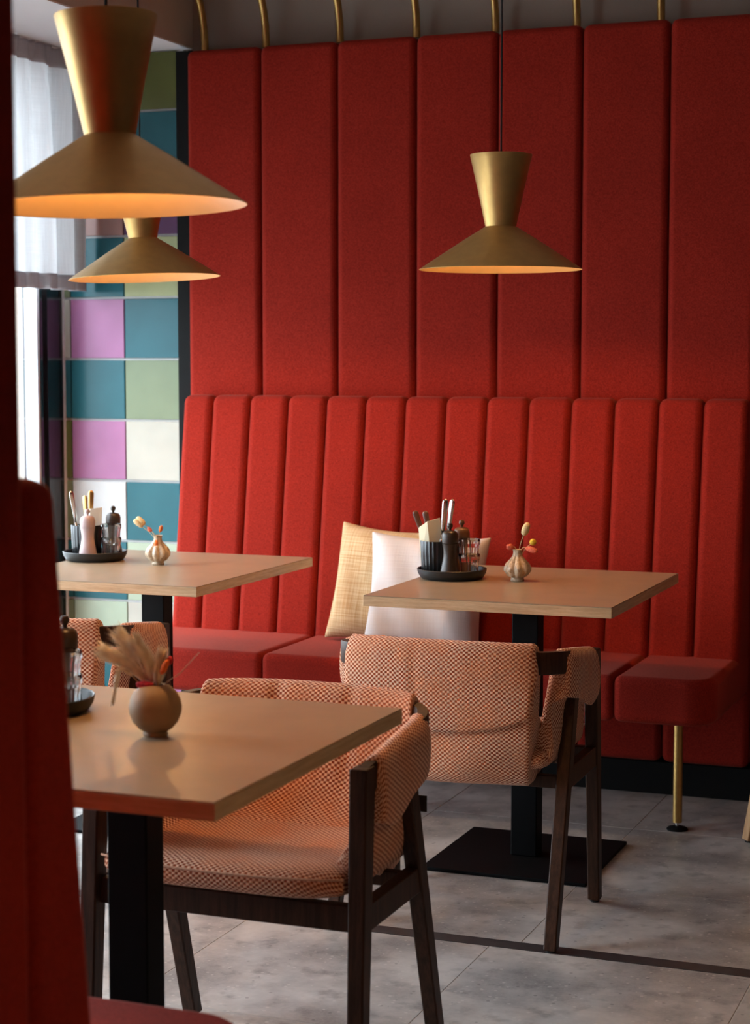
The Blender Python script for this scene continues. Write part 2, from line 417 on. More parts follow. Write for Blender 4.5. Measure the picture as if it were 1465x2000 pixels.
# coloured wall tiles
P0, PX = .2125, [XW, -3.386, -3.170, -2.957]
cols = [['cream', 'sage', 'teal', 'sage', 'olive', 'teal', 'cream', 'sage', 'cream', 'teal', 'olive'],
        ['teal', 'pale', 'teal', 'white', 'mag', 'teal', 'mag', 'teal', 'salmon', 'white', 'mag'],
        ['mag', 'cream', 'pale', 'teal', 'cream', 'sage', 'teal', 'lime', 'purple', 'teal', 'olive']]
box('grout_bed', XW, -2.94, YB-.006, YB, .01, 2.40, 'grout', wb)
tcm = {}
for ci in range(3):
    x0, x1 = PX[ci], PX[ci+1]
    for r in range(11):
        z0 = .075+P0*r; z1 = min(z0+P0, 2.40)
        key = (ci, round(z1-z0, 3)); g = .0042
        if key not in tcm: tcm[key] = box_me('tile', -(x1-x0)/2+.002, (x1-x0)/2-.002, -.012, 0, -(z1-z0)/2+g, (z1-z0)/2-g, .0018, 2); tcm[key].materials.append(TM['teal'])
        o = link('tile', tcm[key], None, wb, ((x0+x1)/2, YB-.005, (z0+z1)/2)); wn(o)
        o.material_slots[0].link = 'OBJECT'; o.material_slots[0].material = TM[cols[ci][r]]

# ------------------------------------------------------------------ red panelling and benches
PW = .2723
def panelling(name, label, xs, yback, yfront, ztop, trim_x):
    t = thing(name, label, 'wall panel', (xs[0], yback, 0))
    t0 = Vector(t.location); s = 1 if yfront < yback else -1
    a, b = sorted((yback, yfront))
    for i in range(len(xs)-1):
        me = box_me('panel', xs[i]-t0.x+.0005, xs[i+1]-t0.x-.0005, a-t0.y, b-t0.y, .10, ztop, .024, 5)
        wn(link('panel', me, 'red', t))
    box('plinth', xs[0]-t0.x, xs[-1]-t0.x, a-t0.y+.002, b-t0.y-.002, .001, .10, 'plinth', t)
    if trim_x: box('end_trim', trim_x[0]-t0.x, trim_x[1]-t0.x, a-t0.y+.045, b-t0.y, .001, ztop+.006, 'plinth', t)
    return t
xs_far = [-2.867]+[-2.598+PW*k for k in range(0, 16)]
panelling('upholstered_panelling', 'tall dark red felt panels on the wall behind the far bench', xs_far, 5.732, 5.62, 2.375, (-2.926, -2.8675))
XE = -1.03
xs_near = [XE-PW*k for k in range(8, -1, -1)]
panelling('upholstered_panelling', 'tall red felt panelled screen at the left edge, nearest the camera', [x+.010 for x in xs_near], 1.51, 1.642, 2.375, None)

def bench(label, xl, xr, ypan, d, seams, cush, legs, tb=.20, tt=.082):
    """d=-1: bench faces -Y (far bench), d=+1 faces +Y."""
    t = thing('upholstered_bench', label, 'bench', ((xl+xr)/2, ypan, 0)); ox, oy = (xl+xr)/2, ypan
    def hx(name, x0, x1, yb0, yf0, yb1, yf1, z0, z1, bev, seg=4):
        P = [(x0, yb0, z0), (x1, yb0, z0), (x1, yf0, z0), (x0, yf0, z0), (x0, yb1, z1), (x1, yb1, z1), (x1, yf1, z1), (x0, yf1, z1)]
        P = [(x-ox, y*d, z) for x, y, z in P]
        return wn(link(name, hexa(name, P, bev, seg), 'red', t))
    ed = [xl]+seams+[xr]
    for i in range(len(ed)-1):
        hx('backrest_channel', ed[i]-.0008, ed[i+1]+.0008, .002, tb, .002, tt, .40, 1.232, .026, 5)
    for i in range(len(cush)-1):
        x0, x1 = cush[i], cush[i+1]
        bm = bmesh.new()
        me = box_me('seat_cushion', x0-ox-.0005, x1-ox+.0005, .004, .59, .335, .468)
        bm.from_mesh(me)
        vert = [e for e in bm.edges if abs(e.verts[0].co.z-e.verts[1].co.z) > .05]
        ends = []
        for e in vert:
            if e.verts[0].co.y > .5 and ((i == len(cush)-2 and e.verts[0].co.x > x0-ox+.05) or (i == 0 and xl < -2.8 and e.verts[0].co.x < x0-ox+.05)): ends.append(e)
        if ends: bmesh.ops.bevel(bm, geom=ends, offset=.085, segments=8, profile=.5, affect='EDGES')
        hor = [e for e in bm.edges if len(e.link_faces) == 2 and e.link_faces[0].normal.angle(e.link_faces[1].normal) > .8]
        bmesh.ops.bevel(bm, geom=hor, offset=.024, segments=4, profile=.5, affect='EDGES')
        for v in bm.verts: v.co.y *= d
        me2 = bm_me('seat_cushion', bm); wn(link('seat_cushion', me2, 'red', t)); bpy.data.meshes.remove(me)
    for lx in legs:
        l = lathe('leg', [(.0135, .022), (.0135, .30), (.0135, .345)], 'brass', t, (lx-ox, .408*d, 0), 20)
        lathe('levelling_bolt', [(.0055, .008), (.0055, .024)], 'steel', l, None, 12)
        lathe('foot_disc', [(.030, .0), (.031, .003), (.027, .007), (.010, .012), (.006, .012)], 'plinth', l, None, 28)
    return t
ch = .1362
far_bench = bench('long red channel-backed bench along the far wall', -2.845, -.967, 5.62, -1, [-2.738+ch*k for k in range(13)],
                  [-2.872, -2.331, -1.788, -1.245, -.965], [-1.095, -1.95, -2.65])
near_bench = bench('red channel-backed bench at the left edge, its end facing the camera', -3.2, XE, 1.64, 1, [-3.2+.1085+ch*k for k in range(0, 15)],
                   [-3.2, -2.66, -2.117, -1.573, XE], [-1.15, -2.0, -2.8], .168, .078)

# brass hoops over the booth
for k in range(7):
    x = -2.822 if k == 0 else -2.597+.2642*(k-1)
    h, r = 2.36, .27
    pts = [(0, 0, h-.0)]
    for a in range(0, 10): pts.append((0, -(r-r*math.cos(R(10*a))), h+.02+r*math.sin(R(10*a))))
    pts.append((0, -r-.35, h+.02+r))
    o = tube('brass_hoop', [(p[0], p[1], p[2]-h) for p in pts], .0125, 'brass', None, 14, loc=(x, 5.675, h+.0155))
    tube('ceiling_hanger', [(0, -r-.33, .02+r), (0, -r-.33, ZC-h-.0155)], .006, 'brass', o, 10)
    tag(o, 'brass tube hoop rising from the red panelling, %s from the left' % ['first', 'second', 'third', 'fourth', 'fifth', 'sixth', 'seventh'][k], 'brass tube', 'brass hoops above the panelling')

# ------------------------------------------------------------------ curtain
def curtain(label, y):
    t = thing('curtain', label, 'curtain', (-3.31, y, 1.585), 0, 'short curtains in the windows')
    y0, y1, z0, z1 = 0, -1.85, 0, .81
    ny, nz = 260, 26
    def surf(name, za, zb, off, n2, mat):
        vs, fs, uv = [], [], []
        for j in range(n2+1):
            z = za+(zb-za)*j/n2
            for i in range(ny+1):
                s = i/ny; y = y0+(y1-y0)*s
                ph = s*1.85/.105*2*PI; tt = z/z1
                amp = .016+.010*math.sin(s*19)+.006*tt
                fold = math.sin(ph+.8*math.sin(s*31)+.5*math.sin(3*tt+s*9))
                pinch = max(0, (tt-.80)/.2)
                x = amp*fold*(1-.75*pinch)+pinch*.02*max(0, math.cos(ph))**6
                x += .012*math.sin(s*11)*(1-tt)
                vs.append((x+off, y+.008*math.sin(ph*2)*(1-pinch), z)); uv.append((s*1.85, z))
        w = ny+1
        for j in range(n2):
            for i in range(ny): fs.append((j*w+i, j*w+i+1, (j+1)*w+i+1, (j+1)*w+i))
        me = bpy.data.meshes.new(name); me.from_pydata(vs, [], fs); l = me.uv_layers.new(name='UVMap')
        for p in me.polygons:
            for li in p.loop_indices: l.data[li].uv = uv[me.loops[li].vertex_index]
        o = link(name, me, mat, t); return o
    surf('drape', .05, z1, 0, nz, 'curtain')
    h = surf('hem', 0, .052, .0, 4, 'hem'); s = h.modifiers.new('thick', 'SOLIDIFY'); s.thickness = .004; s.offset = 0
    h = surf('heading_tape', .745, z1, .0, 4, 'hem'); s = h.modifiers.new('thick', 'SOLIDIFY'); s.thickness = .006; s.offset = 0
    tube('curtain_rail', [(0, .02, .813), (0, -1.87, .813)], .006, 'white_trim', t, 8)
curtain('short sheer white linen curtain hanging in the window beside the tiles', 5.69)

# ------------------------------------------------------------------ pendants
def pendant(label, loc_rim, tilt):
    x, y, zr = loc_rim
    ztop = .302
    t = thing('pendant_lamp', label, 'lamp', (x, y, zr), 0, 'brass pendant lamps over the tables')
    piv = Vector((0, 0, ztop+.1)); RM = Matrix.Translation(piv) @ Matrix.Rotation(tilt, 4, 'Y') @ Matrix.Translation(-piv)
    def add(name, prof, mat, parent, n=72, ang=35, cap=False):
        me = lathe_me(name, prof, n, cap=cap); sharp(me, ang); me.transform(RM); return link(name, me, mat, parent, smooth=False)
    add('upper_cone', [(.041, .114), (.0605, .206), (.0826, ztop), (.0822, ztop+.001), (.081, ztop), (.080, ztop-.012), (0, ztop-.012)], 'brass_lamp', t)
    sh = add('shade', [(.041, .114), (.10, .0775), (.2173, .0012), (.2176, 0), (.2165, -.0004)], 'brass_lamp', t)
    add('lining', [(.2165, -.0004), (.10, .0745), (.040, .111), (.036, .118), (.0, .122)], 'lamp_in', sh)
    b = add('bulb', [(0, .052), (.018, .056), (.027, .068), (.030, .080), (.024, .096), (.014, .106), (.013, .120)], 'bulb', t, 24)
    top = RM @ Vector((0, 0, ztop-.012))
    tube('cord', [tuple(top), (top.x, 0, ztop+.3), (top.x*.5, .0, ztop+.6), (0, 0, 2.73-zr)], .0027, 'cord', t, 8)
    lathe('ceiling_rose', [(.045, ZC-zr-.025), (.05, ZC-zr-.02), (.05, ZC-zr)], 'brass_lamp', t, None, 32)
    return t
pendant('brass double-cone pendant lamp in front of the red wall, over the table with cushions', (-1.497, 4.765, 1.590), 0)
pendant('smaller brass pendant lamp in front of the coloured tiles, below the large lamp', (-2.586, 4.77, 1.584), R(-2.3))
pendant('large brass pendant lamp nearest the camera at upper left', (-1.501, 2.66, 1.600), R(-1.5))

pendant('unseen brass pendant lamp added beyond the right edge to light the near bench end', (.42, 1.75, 1.600), 0)  # added out of view: warm light on the near bench end and table edge

# ------------------------------------------------------------------ tables
def table(label, x0, x1, y0, y1):
    cx, cy = (x0+x1)/2, (y0+y1)/2; w, d = (x1-x0)/2, (y1-y0)/2
    t = thing('bistro_table', label, 'table', (cx, cy, 0), 0, 'square bistro tables')
    box('core_board', -w, w, -d, d, .7225, .7478, 'ply', t, .0012, 2)
    box('linoleum_top', -w+.0008, w-.0008, -d+.0008, d-.0008, .7478, .75, 'lino', t, .0006, 1)
    box('column', -.036, .036, -.030, .030, .0105, .7165, 'black_metal', t, .003, 2)
    box('top_bracket', -.16, .16, -.16, .16, .7165, .7225, 'black_metal', t)
    box('base_plate', -.225, .225, -.225, .225, .001, .0105, 'black_metal', t, .002, 2)
    return t
table('taupe topped bistro table in front of the two cushions', -1.7415, -1.0895, 4.385, 5.155)
table('bistro table beside the window and coloured tiles, its top pale in daylight', -2.868, -2.216, 4.383, 5.165)
table('nearest taupe topped bistro table holding the round ochre vase', -1.765, -1.113, 2.252, 2.988)

# ------------------------------------------------------------------ chairs
def beam(name, p0, p1, w0, d0, w1, d1, mat, parent, bev=.004):
    """square bar from p0 (bottom) to p1 (top), section w (x) by d (y)."""
    P = []
    for p, w, d in ((p0, w0, d0), (p1, w1, d1)):
        for sx, sy in ((-1, -1), (1, -1), (1, 1), (-1, 1)): P.append((p[0]+sx*w/2, p[1]+sy*d/2, p[2]))
    return wn(link(name, hexa(name, P, bev, 2), mat, parent))
def rail_path(n=40):
    pts = []
    for s in (-1,):
        pass
    P = [(.265, .185, .618), (.268, .08, .633), (.270, -.05, .650), (.262, -.135, .659), (.225, -.195, .664), (.14, -.222, .666), (0, -.232, .667)]
    q = catmull(P, 6)
    return [Vector((-p.x, p.y, p.z)) for p in q[:-1]]+[Vector(p) for p in reversed(q)]
def chair(label, loc, rz, wood='walnut', group='rust and cream woven armchairs'):
    t = thing('dining_armchair', label, 'chair', loc, rz, group)
    for s in (-1, 1):
        l = beam('leg', (s*.268, .218, .006), (s*.264, .178, .645), .030, .034, .034, .046, wood, t)
        lathe('foot_glide', [(.011, 0), (.012, .003), (.012, .0065)], 'tag', l, (s*.268, .218, 0), 16)
        l = beam('leg', (s*.268, -.208, .006), (s*.266, -.020, .622), .030, .034, .032, .044, wood, t)
        lathe('foot_glide', [(.011, 0), (.012, .003), (.012, .0065)], 'tag', l, (s*.268, -.208, 0), 16)
        P = []
        for z in (.352, .402):
            ya = .2-(z-.35)*.06; yb = -.098+(z-.35)*.29
            for (xx, yy) in ((.252, yb), (.278, yb), (.278, ya), (.252, ya)): P.append((s*xx, yy, z))
        if s < 0: P = [P[i] for i in (1, 0, 3, 2, 5, 4, 7, 6)]
        wn(link('side_rail', hexa('side_rail', P, .003, 2), wood, t))
    box('front_apron', -.252, .252, .172, .196, .352, .400, wood, t, .003)
    box('rear_apron', -.252, .252, -.105, -.083, .356, .386, wood, t, .003)
    rp = rail_path(); rings = []
    for i, p in enumerate(rp):
        tg = (rp[min(i+1, len(rp)-1)]-rp[max(i-1, 0)]); nx = Vector((tg.y, -tg.x, 0)).normalized()
        hw, hh = .0125, .026
        rings.append([tuple(p+nx*a*hw+Vector((0, 0, b*hh))) for a, b in ((-1, -.8), (-.8, -1), (.8, -1), (1, -.8), (1, .8), (.8, 1), (-.8, 1), (-1, .8))])
    me = closed_loft('arm_rail', rings); link('arm_rail', me, wood, t); sharp(me, 30)
    # backrest: one padded cloth folded over the rail, hanging down outside as a flap
    prof = [(-.02, .452), (-.09, .456), (-.145, .476), (-.178, .53), (-.194, .60), (-.204, .655), (-.206, .698), (-.232, .720), (-.258, .700), (-.262, .675),
            (-.264, .63), (-.262, .57), (-.256, .515), (-.247, .513), (-.243, .53), (-.236, .48), (-.226, .42), (-.203, .370), (-.15, .364), (-.07, .390), (-.02, .412)]
    pr = [Vector((y, z, 0)) for y, z in prof]
    nx = 40; loops, uvs = [], []
    for i in range(nx+1):
        a = -1+2*i/nx; ring = []; uv = []; acc = 0; prev = None
        for k, p in enumerate(pr):
            y, z = p.x, p.y
            up = min(1, max(0, (z-.44)/.22))
            flap = 9 <= k <= 14
            half = .208+.024*up+(.010 if flap else 0)
            if k >= 15: half = .224-.05*(1-min(1, max(0, (z-.36)/.12)))*.4
            x = a*half
            ax = abs(x)
            yr = np.interp(ax, [0, .07, .14, .19, .225, .25], [-.232, -.2305, -.222, -.2095, -.195, -.17])
            y2 = y+(yr+.232)*up+.03*(1-up)*(1 if k < 4 or k > 15 else 0)*abs(a)**2.6
            if flap and z < .6: z += .030*abs(a)**3-.014*(1-a*a)
            if 6 <= k <= 8: z -= .004*abs(a)**3
            if 3 <= k <= 6:      # stitched tucks
                for tx in (-.085, .075): y2 -= .010*math.exp(-((x-tx)/.011)**2)
            if 9 <= k <= 11: y2 += .004*math.exp(-((x+.05)/.006)**2)
            if k >= 15: y2 += .006*math.sin(a*5+k)
            q = (x, y2, z)
            if prev is not None: acc += (Vector((q[1], q[2], 0))-Vector((prev[1], prev[2], 0))).length
            prev = q; ring.append(q); uv.append((x, acc))
        uv.append((ring[0][0], acc+.03)); loops.append(ring); uvs.append(uv)
    me = closed_loft('backrest', loops, uvs); o = link('backrest', me, 'weave', t)
    sb = o.modifiers.new('soft', 'SUBSURF'); sb.levels = 1; sb.render_levels = 1
    # arm cloths
    for s in (-1, 1):
        prof = [(.185, .452), (.215, .468), (.232, .52), (.241, .59), (.246, .65), (.249, .686), (.260, .701), (.278, .700), (.291, .684), (.296, .64), (.296, .60), (.293, .562),
                (.286, .560), (.262, .575), (.254, .54), (.256, .48), (.250, .425), (.225, .404), (.185, .41)]
        ny = 18; loops, uvs = [], []
        for i in range(ny+1):
            b = i/ny; ring = []; uv = []; acc = 0; prev = None
            for k, (x, z) in enumerate(prof):
                up = min(1, max(0, (z-.42)/.26))
                lo, hi = -.128, .150
                if k <= 5 or k >= 14:
                    lo = -.155+.035*up; hi = .175-.055*math.sin(PI*min(1, up))
                    if up > .85: hi = max(hi, .12)
                y = lo+(hi-lo)*b
                rz_ = (np.interp(y, [-.135, -.05, .08, .185], [.659, .650, .633, .618])-.668)*min(1, max(0, (z-.46)/.2))
                xx = x
                if z > .5 and y < -.08: xx -= (abs(y)-.08)*.25
                zz = z+rz_
                if 9 <= k <= 13: zz += -.022*math.exp(-((b-.72)/.22)**2)+.020*(1-b)**2+.012*max(0, b-.8)*5*.5
                if k >= 14 or k in (2, 3): xx += (.006 if k >= 14 else .005)*math.sin(PI*b)**2*math.sin(PI*min(1, max(0, (z-.40)/.17)))
                q = (s*xx, y, zz)
                if prev is not None: acc += math.hypot(q[0]-prev[0], q[2]-prev[2])
                prev = q; ring.append(q); uv.append((y, acc))
            uv.append((ring[0][1], acc+.03)); loops.append(ring); uvs.append(uv)
        me = closed_loft('arm_cover', loops, uvs); o = link('arm_cover', me, 'weave', t)
        sb = o.modifiers.new('soft', 'SUBSURF'); sb.levels = 1; sb.render_levels = 1
    # seat cushion
    loops, uvs = [], []; nx = 28
    sp = [(-.19, .425), (-.185, .452), (-.10, .462), (0, .455), (.10, .456), (.18, .462), (.222, .458), (.238, .444), (.236, .422), (.222, .405), (.15, .402), (0, .402), (-.12, .402), (-.18, .405)]
    for i in range(nx+1):
        a = -1+2*i/nx; ring = []; uv = []; acc = 0; prev = None
        for k, (y, z) in enumerate(sp):
            e = abs(a)**6; half = .246
            z2 = .43+(z-.43)*(1-.55*e)+(.010*abs(a)**2 if k < 7 else 0); y2 = y-(.030*abs(a)**4 if y > .15 else 0)
            q = (a*half, y2, z2)
            if prev is not None: acc += math.hypot(q[1]-prev[1], q[2]-prev[2])
            prev = q; ring.append(q); uv.append((q[0], acc))
        uv.append((ring[0][0], acc+.03)); loops.append(ring); uvs.append(uv)
    me = closed_loft('seat_cushion', loops, uvs); o = link('seat_cushion', me, 'weave', t)
    sb = o.modifiers.new('soft', 'SUBSURF'); sb.levels = 1; sb.render_levels = 1
    pts = []
    for i in range(33):
        a = -1+2*i/32; pts.append((a*.240, .2385-.030*abs(a)**4, .4475+.005*abs(a)**2-.004*abs(a)**6))
    tube('piping', pts, .0022, 'piping', t, 8)
    box('label_tag', -.246, -.222, -.207, -.2045, .475, .507, 'tag', t)
    return t
c0 = chair('woven armchair seen from behind, drawn up to the table with cushions', (-1.402, 4.215, 0), R(1))
def more(label, loc, rz):
    c = copy_tree(c0); c.location = loc; c.rotation_euler = (0, 0, rz); c['label'] = label; return c
more('woven armchair facing the camera at the nearest table', (-1.442, 3.142, 0), R(180))
more('woven armchair by the window, partly hidden behind the dried plumes', (-2.555, 4.17, 0), R(10))
chair('pale oak armchair of which only a leg shows at the right edge', (-.539, 5.163, 0), R(-140), 'oak', None)

# ------------------------------------------------------------------ cushions
def pillow(name, label, size, thick, mat, loc, rot, seed):
    rnd = random.Random(seed); n = 30; vs, fs, uv = [], [], []
    ph = [rnd.uniform(0, 6) for _ in range(6)]
    for side in (1, -1):
        for j in range(n+1):
            for i in range(n+1):
                u, v = -1+2*i/n, -1+2*j/n
                e = max(0, (1-u**4))*max(0, (1-v**4))
                h = thick/2*e**.55*(1+.10*math.sin(2.3*u+ph[0])*math.sin(2*v+ph[1])) + .004*e*math.sin(9*u+4*v+ph[2])
                x = u*size/2*(1-.10*(1-v*v)*u*u); z = v*size/2*(1-.10*(1-u*u)*v*v)
                vs.append((x, side*h+.006*math.sin(2*u+ph[3])*v, z)); uv.append((x, z))
        b = 0 if side == 1 else (n+1)**2
        for j in range(n):
            for i in range(n): fs.append((b+j*(n+1)+i, b+j*(n+1)+i+1, b+(j+1)*(n+1)+i+1, b+(j+1)*(n+1)+i))
    me = bpy.data.meshes.new(name); me.from_pydata(vs, [], fs); l = me.uv_layers.new(name='UVMap')
    for p in me.polygons:
        for li in p.loop_indices: l.data[li].uv = uv[me.loops[li].vertex_index]
    bm = bmesh.new(); bm.from_mesh(me); bmesh.ops.remove_doubles(bm, verts=bm.verts, dist=1e-5); bmesh.ops.recalc_face_normals(bm, faces=bm.faces); bm.to_mesh(me); bm.free()
    o = link(name, me, mat, None, loc, rot); sb = o.modifiers.new('soft', 'SUBSURF'); sb.levels = 1; sb.render_levels = 1
    return tag(o, label, 'cushion', 'cushions on the far bench')
pillow('cushion', 'straw coloured slub linen cushion leaning on the far bench', .385, .13, 'straw', (-2.060, 5.392, .645), (R(-13), R(3), R(-5)), 3)
pillow('cushion', 'white linen cushion leaning beside the straw cushion', .385, .145, 'white_linen', (-1.878, 5.240, .640), (R(-15), R(1), R(3)), 5)

# ------------------------------------------------------------------ table settings
TZ = .75
def tray(label, x, y):
    o = lathe('serving_tray', [(0, 0), (.078, 0), (.086, .003), (.094, .016), (.0965, .027), (.095, .0285), (.0925, .027), (.0895, .016), (.086, .0082), (0, .0075)], 'black_tray', None, (x, y, TZ), 64)
    return tag(o, label, 'tray', 'round black trays')
FZ = TZ+.0075
def cup(label, x, y):
    o = lathe('cutlery_cup', [(0, 0), (.039, 0), (.042, .003), (.0445, .05), (.046, .094), (.0455, .0955), (.043, .094), (.0405, .05), (.038, .006), (0, .006)], 'black_ceramic', None, (x, y, FZ), 96,
              lobes=24, amp=-.022, ampf=[0, .5, 1, 1, 1, .8, 0, 0, 0, 0])
    return tag(o, label, 'cup', 'black cutlery cups')
def mill(label, x, y, mat, h=.137, group='turned pepper mills'):
    t = thing('pepper_mill', label, 'mill', (x, y, FZ), random.uniform(0, 3), group); k = h/.137
    lathe('body', [(0, 0), (.0265, 0), (.0275, .004), (.0262, .018), (.0205, .045), (.0182, .062), (.0188, .076), (.0212, .092), (.0218, .0935), (.0, .0935)], mat, t, None, 36).scale = (1, 1, k)
    lathe('cap', [(0, .0942), (.0214, .0942), (.0222, .098), (.0224, .114), (.0205, .123), (.0150, .128), (.006, .130), (0, .130)], mat, t, None, 36).scale = (1, 1, k)
    lathe('knob', [(0, .1295), (.0035, .1295), (.004, .134), (.0075, .139), (.008, .143), (.006, .1485), (0, .150)], mat, t, None, 20).scale = (1, 1, k)
    return t
def tumbler(label, x, y, z):
    o = lathe('ribbed_tumbler', [(0, 0), (.0225, 0), (.0245, .003), (.0265, .035), (.0278, .046), (.0300, .050), (.0302, .062), (.0288, .063), (.0262, .050), (.0240, .035), (.0215, .008), (0, .008)], 'glass', None, (x, y, z), 96, ang=60,
              lobes=18, amp=-.022, ampf=[0, .3, 1, 1, 1, .9, .3, 0, 0, 0, 0, 0])
    return tag(o, label, 'glass', 'ribbed glass tumblers')
def knife(label, x, y, z, lean, az, mat='steel', L=.205, name='table_knife', cat='knife', handle_up=True):
    t = thing(name, label, cat, (x, y, z), 0, None); t.rotation_euler = (lean*math.cos(az), lean*math.sin(az), az)
    me = tube_me('handle', [(0, 0, L*.52), (0, 0, L*.6), (0, 0, L*.8), (0, 0, L*.95), (0, 0, L*.985), (0, 0, L)], [.0045, .006, .0075, .0085, .0065, .002], 12, True, .42)
    link('handle', me, mat, t)
    me = tube_me('blade', [(0, 0, 0), (0, 0, .02), (0, 0, L*.4), (0, 0, L*.53)], [.002, .0075, .0075, .004], 10, True, .2)
    link('blade', me, 'steel', t); return t
def napkin(label, x, y, z, w, h, rot, mat):
    """paper napkin folded once: two leaves meeting at a crease."""
    bm = bmesh.new(); th = .003
    pts = [(-w*.62, .022, 0), (-w*.55, .026, h*.80), (0, 0, 0), (.0, 0, h*.96), (w*.75, .012, 0), (w*.70, .014, h)]
    v = [bm.verts.new(p) for p in pts]+[bm.verts.new((p[0], p[1]+th, p[2])) for p in pts]
    for q in ((0, 2, 3, 1), (2, 4, 5, 3)):
        bm.faces.new([v[i] for i in q]); bm.faces.new([v[i+6] for i in reversed(q)])
    for a, b in ((0, 1), (1, 3), (3, 5), (5, 4), (4, 2), (2, 0)): bm.faces.new([v[a], v[b], v[b+6], v[a+6]])
    o = link('paper_napkin', bm_me('paper_napkin', bm), mat, None, (x, y, z), rot, smooth=False)
    return tag(o, label, 'napkin', 'folded napkins')
def blob_me(name, r, L, n=16, fuzz=0, seed=1):
    rnd = random.Random(seed); prof = []
    for i in range(9):
        a = PI*i/8; prof.append((r*math.sin(a)**.8 if 0 < i < 8 else 0, L/2-L/2*math.cos(a)))
    me = lathe_me(name, prof, n)
    if fuzz:
        for v in me.vertices: v.co += Vector((rnd.uniform(-1, 1), rnd.uniform(-1, 1), rnd.uniform(-1, 1)))*fuzz
    return me
def sprig(name, label, base, tip, mid, r, L, hm, cat, parent_loc, group=None, rs=.0009, fuzz=.0006):
    """a dried stem with its flower head (parts stem + head)."""
    t = thing(name, label, cat, parent_loc, 0, group)
    p = catmull([base, mid, tip], 6); tube('stem', [tuple(q) for q in p], rs, 'stem', t, 6)
    d = (Vector(tip)-p[-3]).normalized()
    me = blob_me('flower_head', r, L, 14, fuzz, len(label)); me.transform(Matrix.Translation(Vector(tip)-d*L*.1) @ d.to_track_quat('Z', 'Y').to_matrix().to_4x4())
    link('flower_head', me, hm, t); return t
def garlic(label, x, y, rz):
    z = [(.0, 0), (.018, 0), (.019, .004), (.017, .009), (.028, .015), (.038, .028), (.0385, .036), (.033, .048), (.021, .060), (.0135, .069), (.0115, .078), (.0125, .085), (.0135, .0865), (.0115, .0865), (.0095, .080), (.0100, .066), (0, .060)]
    o = lathe('garlic_vase', z, 'garlic', None, (x, y, TZ), 100, ang=80, lobes=9, amp=.20, ampf=[0, 0, .1, .25, .7, .95, 1, 1, .8, .5, .2, 0, 0, 0, 0, 0, 0])
    o.rotation_euler = (0, 0, rz); return tag(o, label, 'vase', 'garlic-shaped bud vases')

# table in front of the cushions
tx, ty = -1.648, 4.815
tray('round black tray on the table in front of the cushions', tx, ty)
cx, cy = tx-.044, ty+.002
cup('black ribbed cutlery cup on the tray in front of the cushions', cx, cy)
napkin('pale folded paper napkin in the cutlery cup before the cushions', cx-.010, cy-.018, FZ+.035, .050, .120, (R(4), R(-6), R(16)), 'napkin')
def in_cup(lab, dx, dy, lx, ly, L, mat, name, cat, rz=0):
    k = knife(lab, cx+dx, cy+dy, FZ+.008, 0, 0, mat, L, name, cat); k.rotation_euler = (R(lx), R(ly), R(rz)); return k
in_cup('leftmost brown handled fork in the cup before the cushions', -.008, .008, -3, -19, .178, 'fork_brown', 'table_fork', 'fork', 20)
in_cup('second brown handled fork in the cup before the cushions', .000, .014, -3, -14, .172, 'fork_brown', 'table_fork', 'fork', 10)
in_cup('left steel table knife standing in the cup before the cushions', .008, -.004, 4, 5, .205, 'steel', 'table_knife', 'knife', 15)
in_cup('right steel table knife standing in the cup before the cushions', .014, .004, 2, 10, .207, 'steel', 'table_knife', 'knife', -10)
in_cup('middle steel table knife standing in the cup before the cushions', .010, -.010, 1, 7.5, .192, 'steel', 'table_knife', 'knife', 70)
mill('dark brown pepper mill at the front of the tray before the cushions', tx+.010, ty-.046, 'mill_dark')
mill('brown wooden mill half hidden behind the dark mill, before the cushions', tx+.010, ty+.054, 'mill_brown')
tumbler('lower ribbed glass tumbler in the stack before the cushions', tx+.051, ty-.004, FZ)
tumbler('upper ribbed glass tumbler stacked on another before the cushions', tx+.051, ty-.004, FZ+.0405)
gx, gy = -1.462, 4.822
garlic('garlic-shaped bud vase on the table in front of the cushions', gx, gy, .2)
gl = (gx, gy, TZ)
sprig('dried_grass', 'cream bunny tail grass standing in the bud vase before the cushions', (0, 0, .03), (.017, .003, .128), (.006, 0, .09), .0105, .038, 'bunny', 'dried flower', gl, None)
sprig('dried_flower', 'small yellow bloom on a red stem in the bud vase before the cushions', (.002, 0, .03), (.038, 0, .103), (.016, 0, .08), .009, .018, 'yellow', 'dried flower', gl)
sprig('dried_flower', 'coral tail drooping right from the bud vase before the cushions', (.003, .002, .03), (.028, -.006, .091), (.012, -.002, .087), .008, .036, 'coral', 'dried flower', gl, fuzz=.0012)
sprig('dried_flower', 'coral tuft leaning left from the bud vase before the cushions', (-.002, 0, .03), (-.013, -.003, .093), (-.005, 0, .086), .008, .019, 'coral', 'dried flower', gl, fuzz=.0012)

# table by the window
tx, ty = -2.797, 4.862
tray('round black tray on the table beside the window', tx, ty)
cx, cy = tx-.040, ty+.020
cup('black ribbed cutlery cup on the tray beside the window', cx, cy)
napkin('cream folded paper napkin in the cutlery cup beside the window', cx+.004, cy+.004, FZ+.025, .046, .125, (R(3), R(4), R(12)), 'napkin_w')
in_cup('slim steel knife leaning left in the cup beside the window', -.012, -.012, 4, -14, .200, 'steel', 'table_knife', 'knife', 70)
in_cup('brass coloured spoon handle in the cup beside the window', -.004, .016, -3, -5, .175, 'brass', 'table_spoon', 'spoon', 0)
in_cup('upright brass coloured fork in the cup beside the window', .002, .020, -3, 1, .190, 'brass', 'table_fork', 'fork', 30)
mill('pale mauve pepper mill at the front of the tray beside the window', tx+.001, ty-.044, 'mill_pink')
mill('dark wooden mill behind the glasses on the tray beside the window', tx+.036, ty+.048, 'mill_dark', .140)
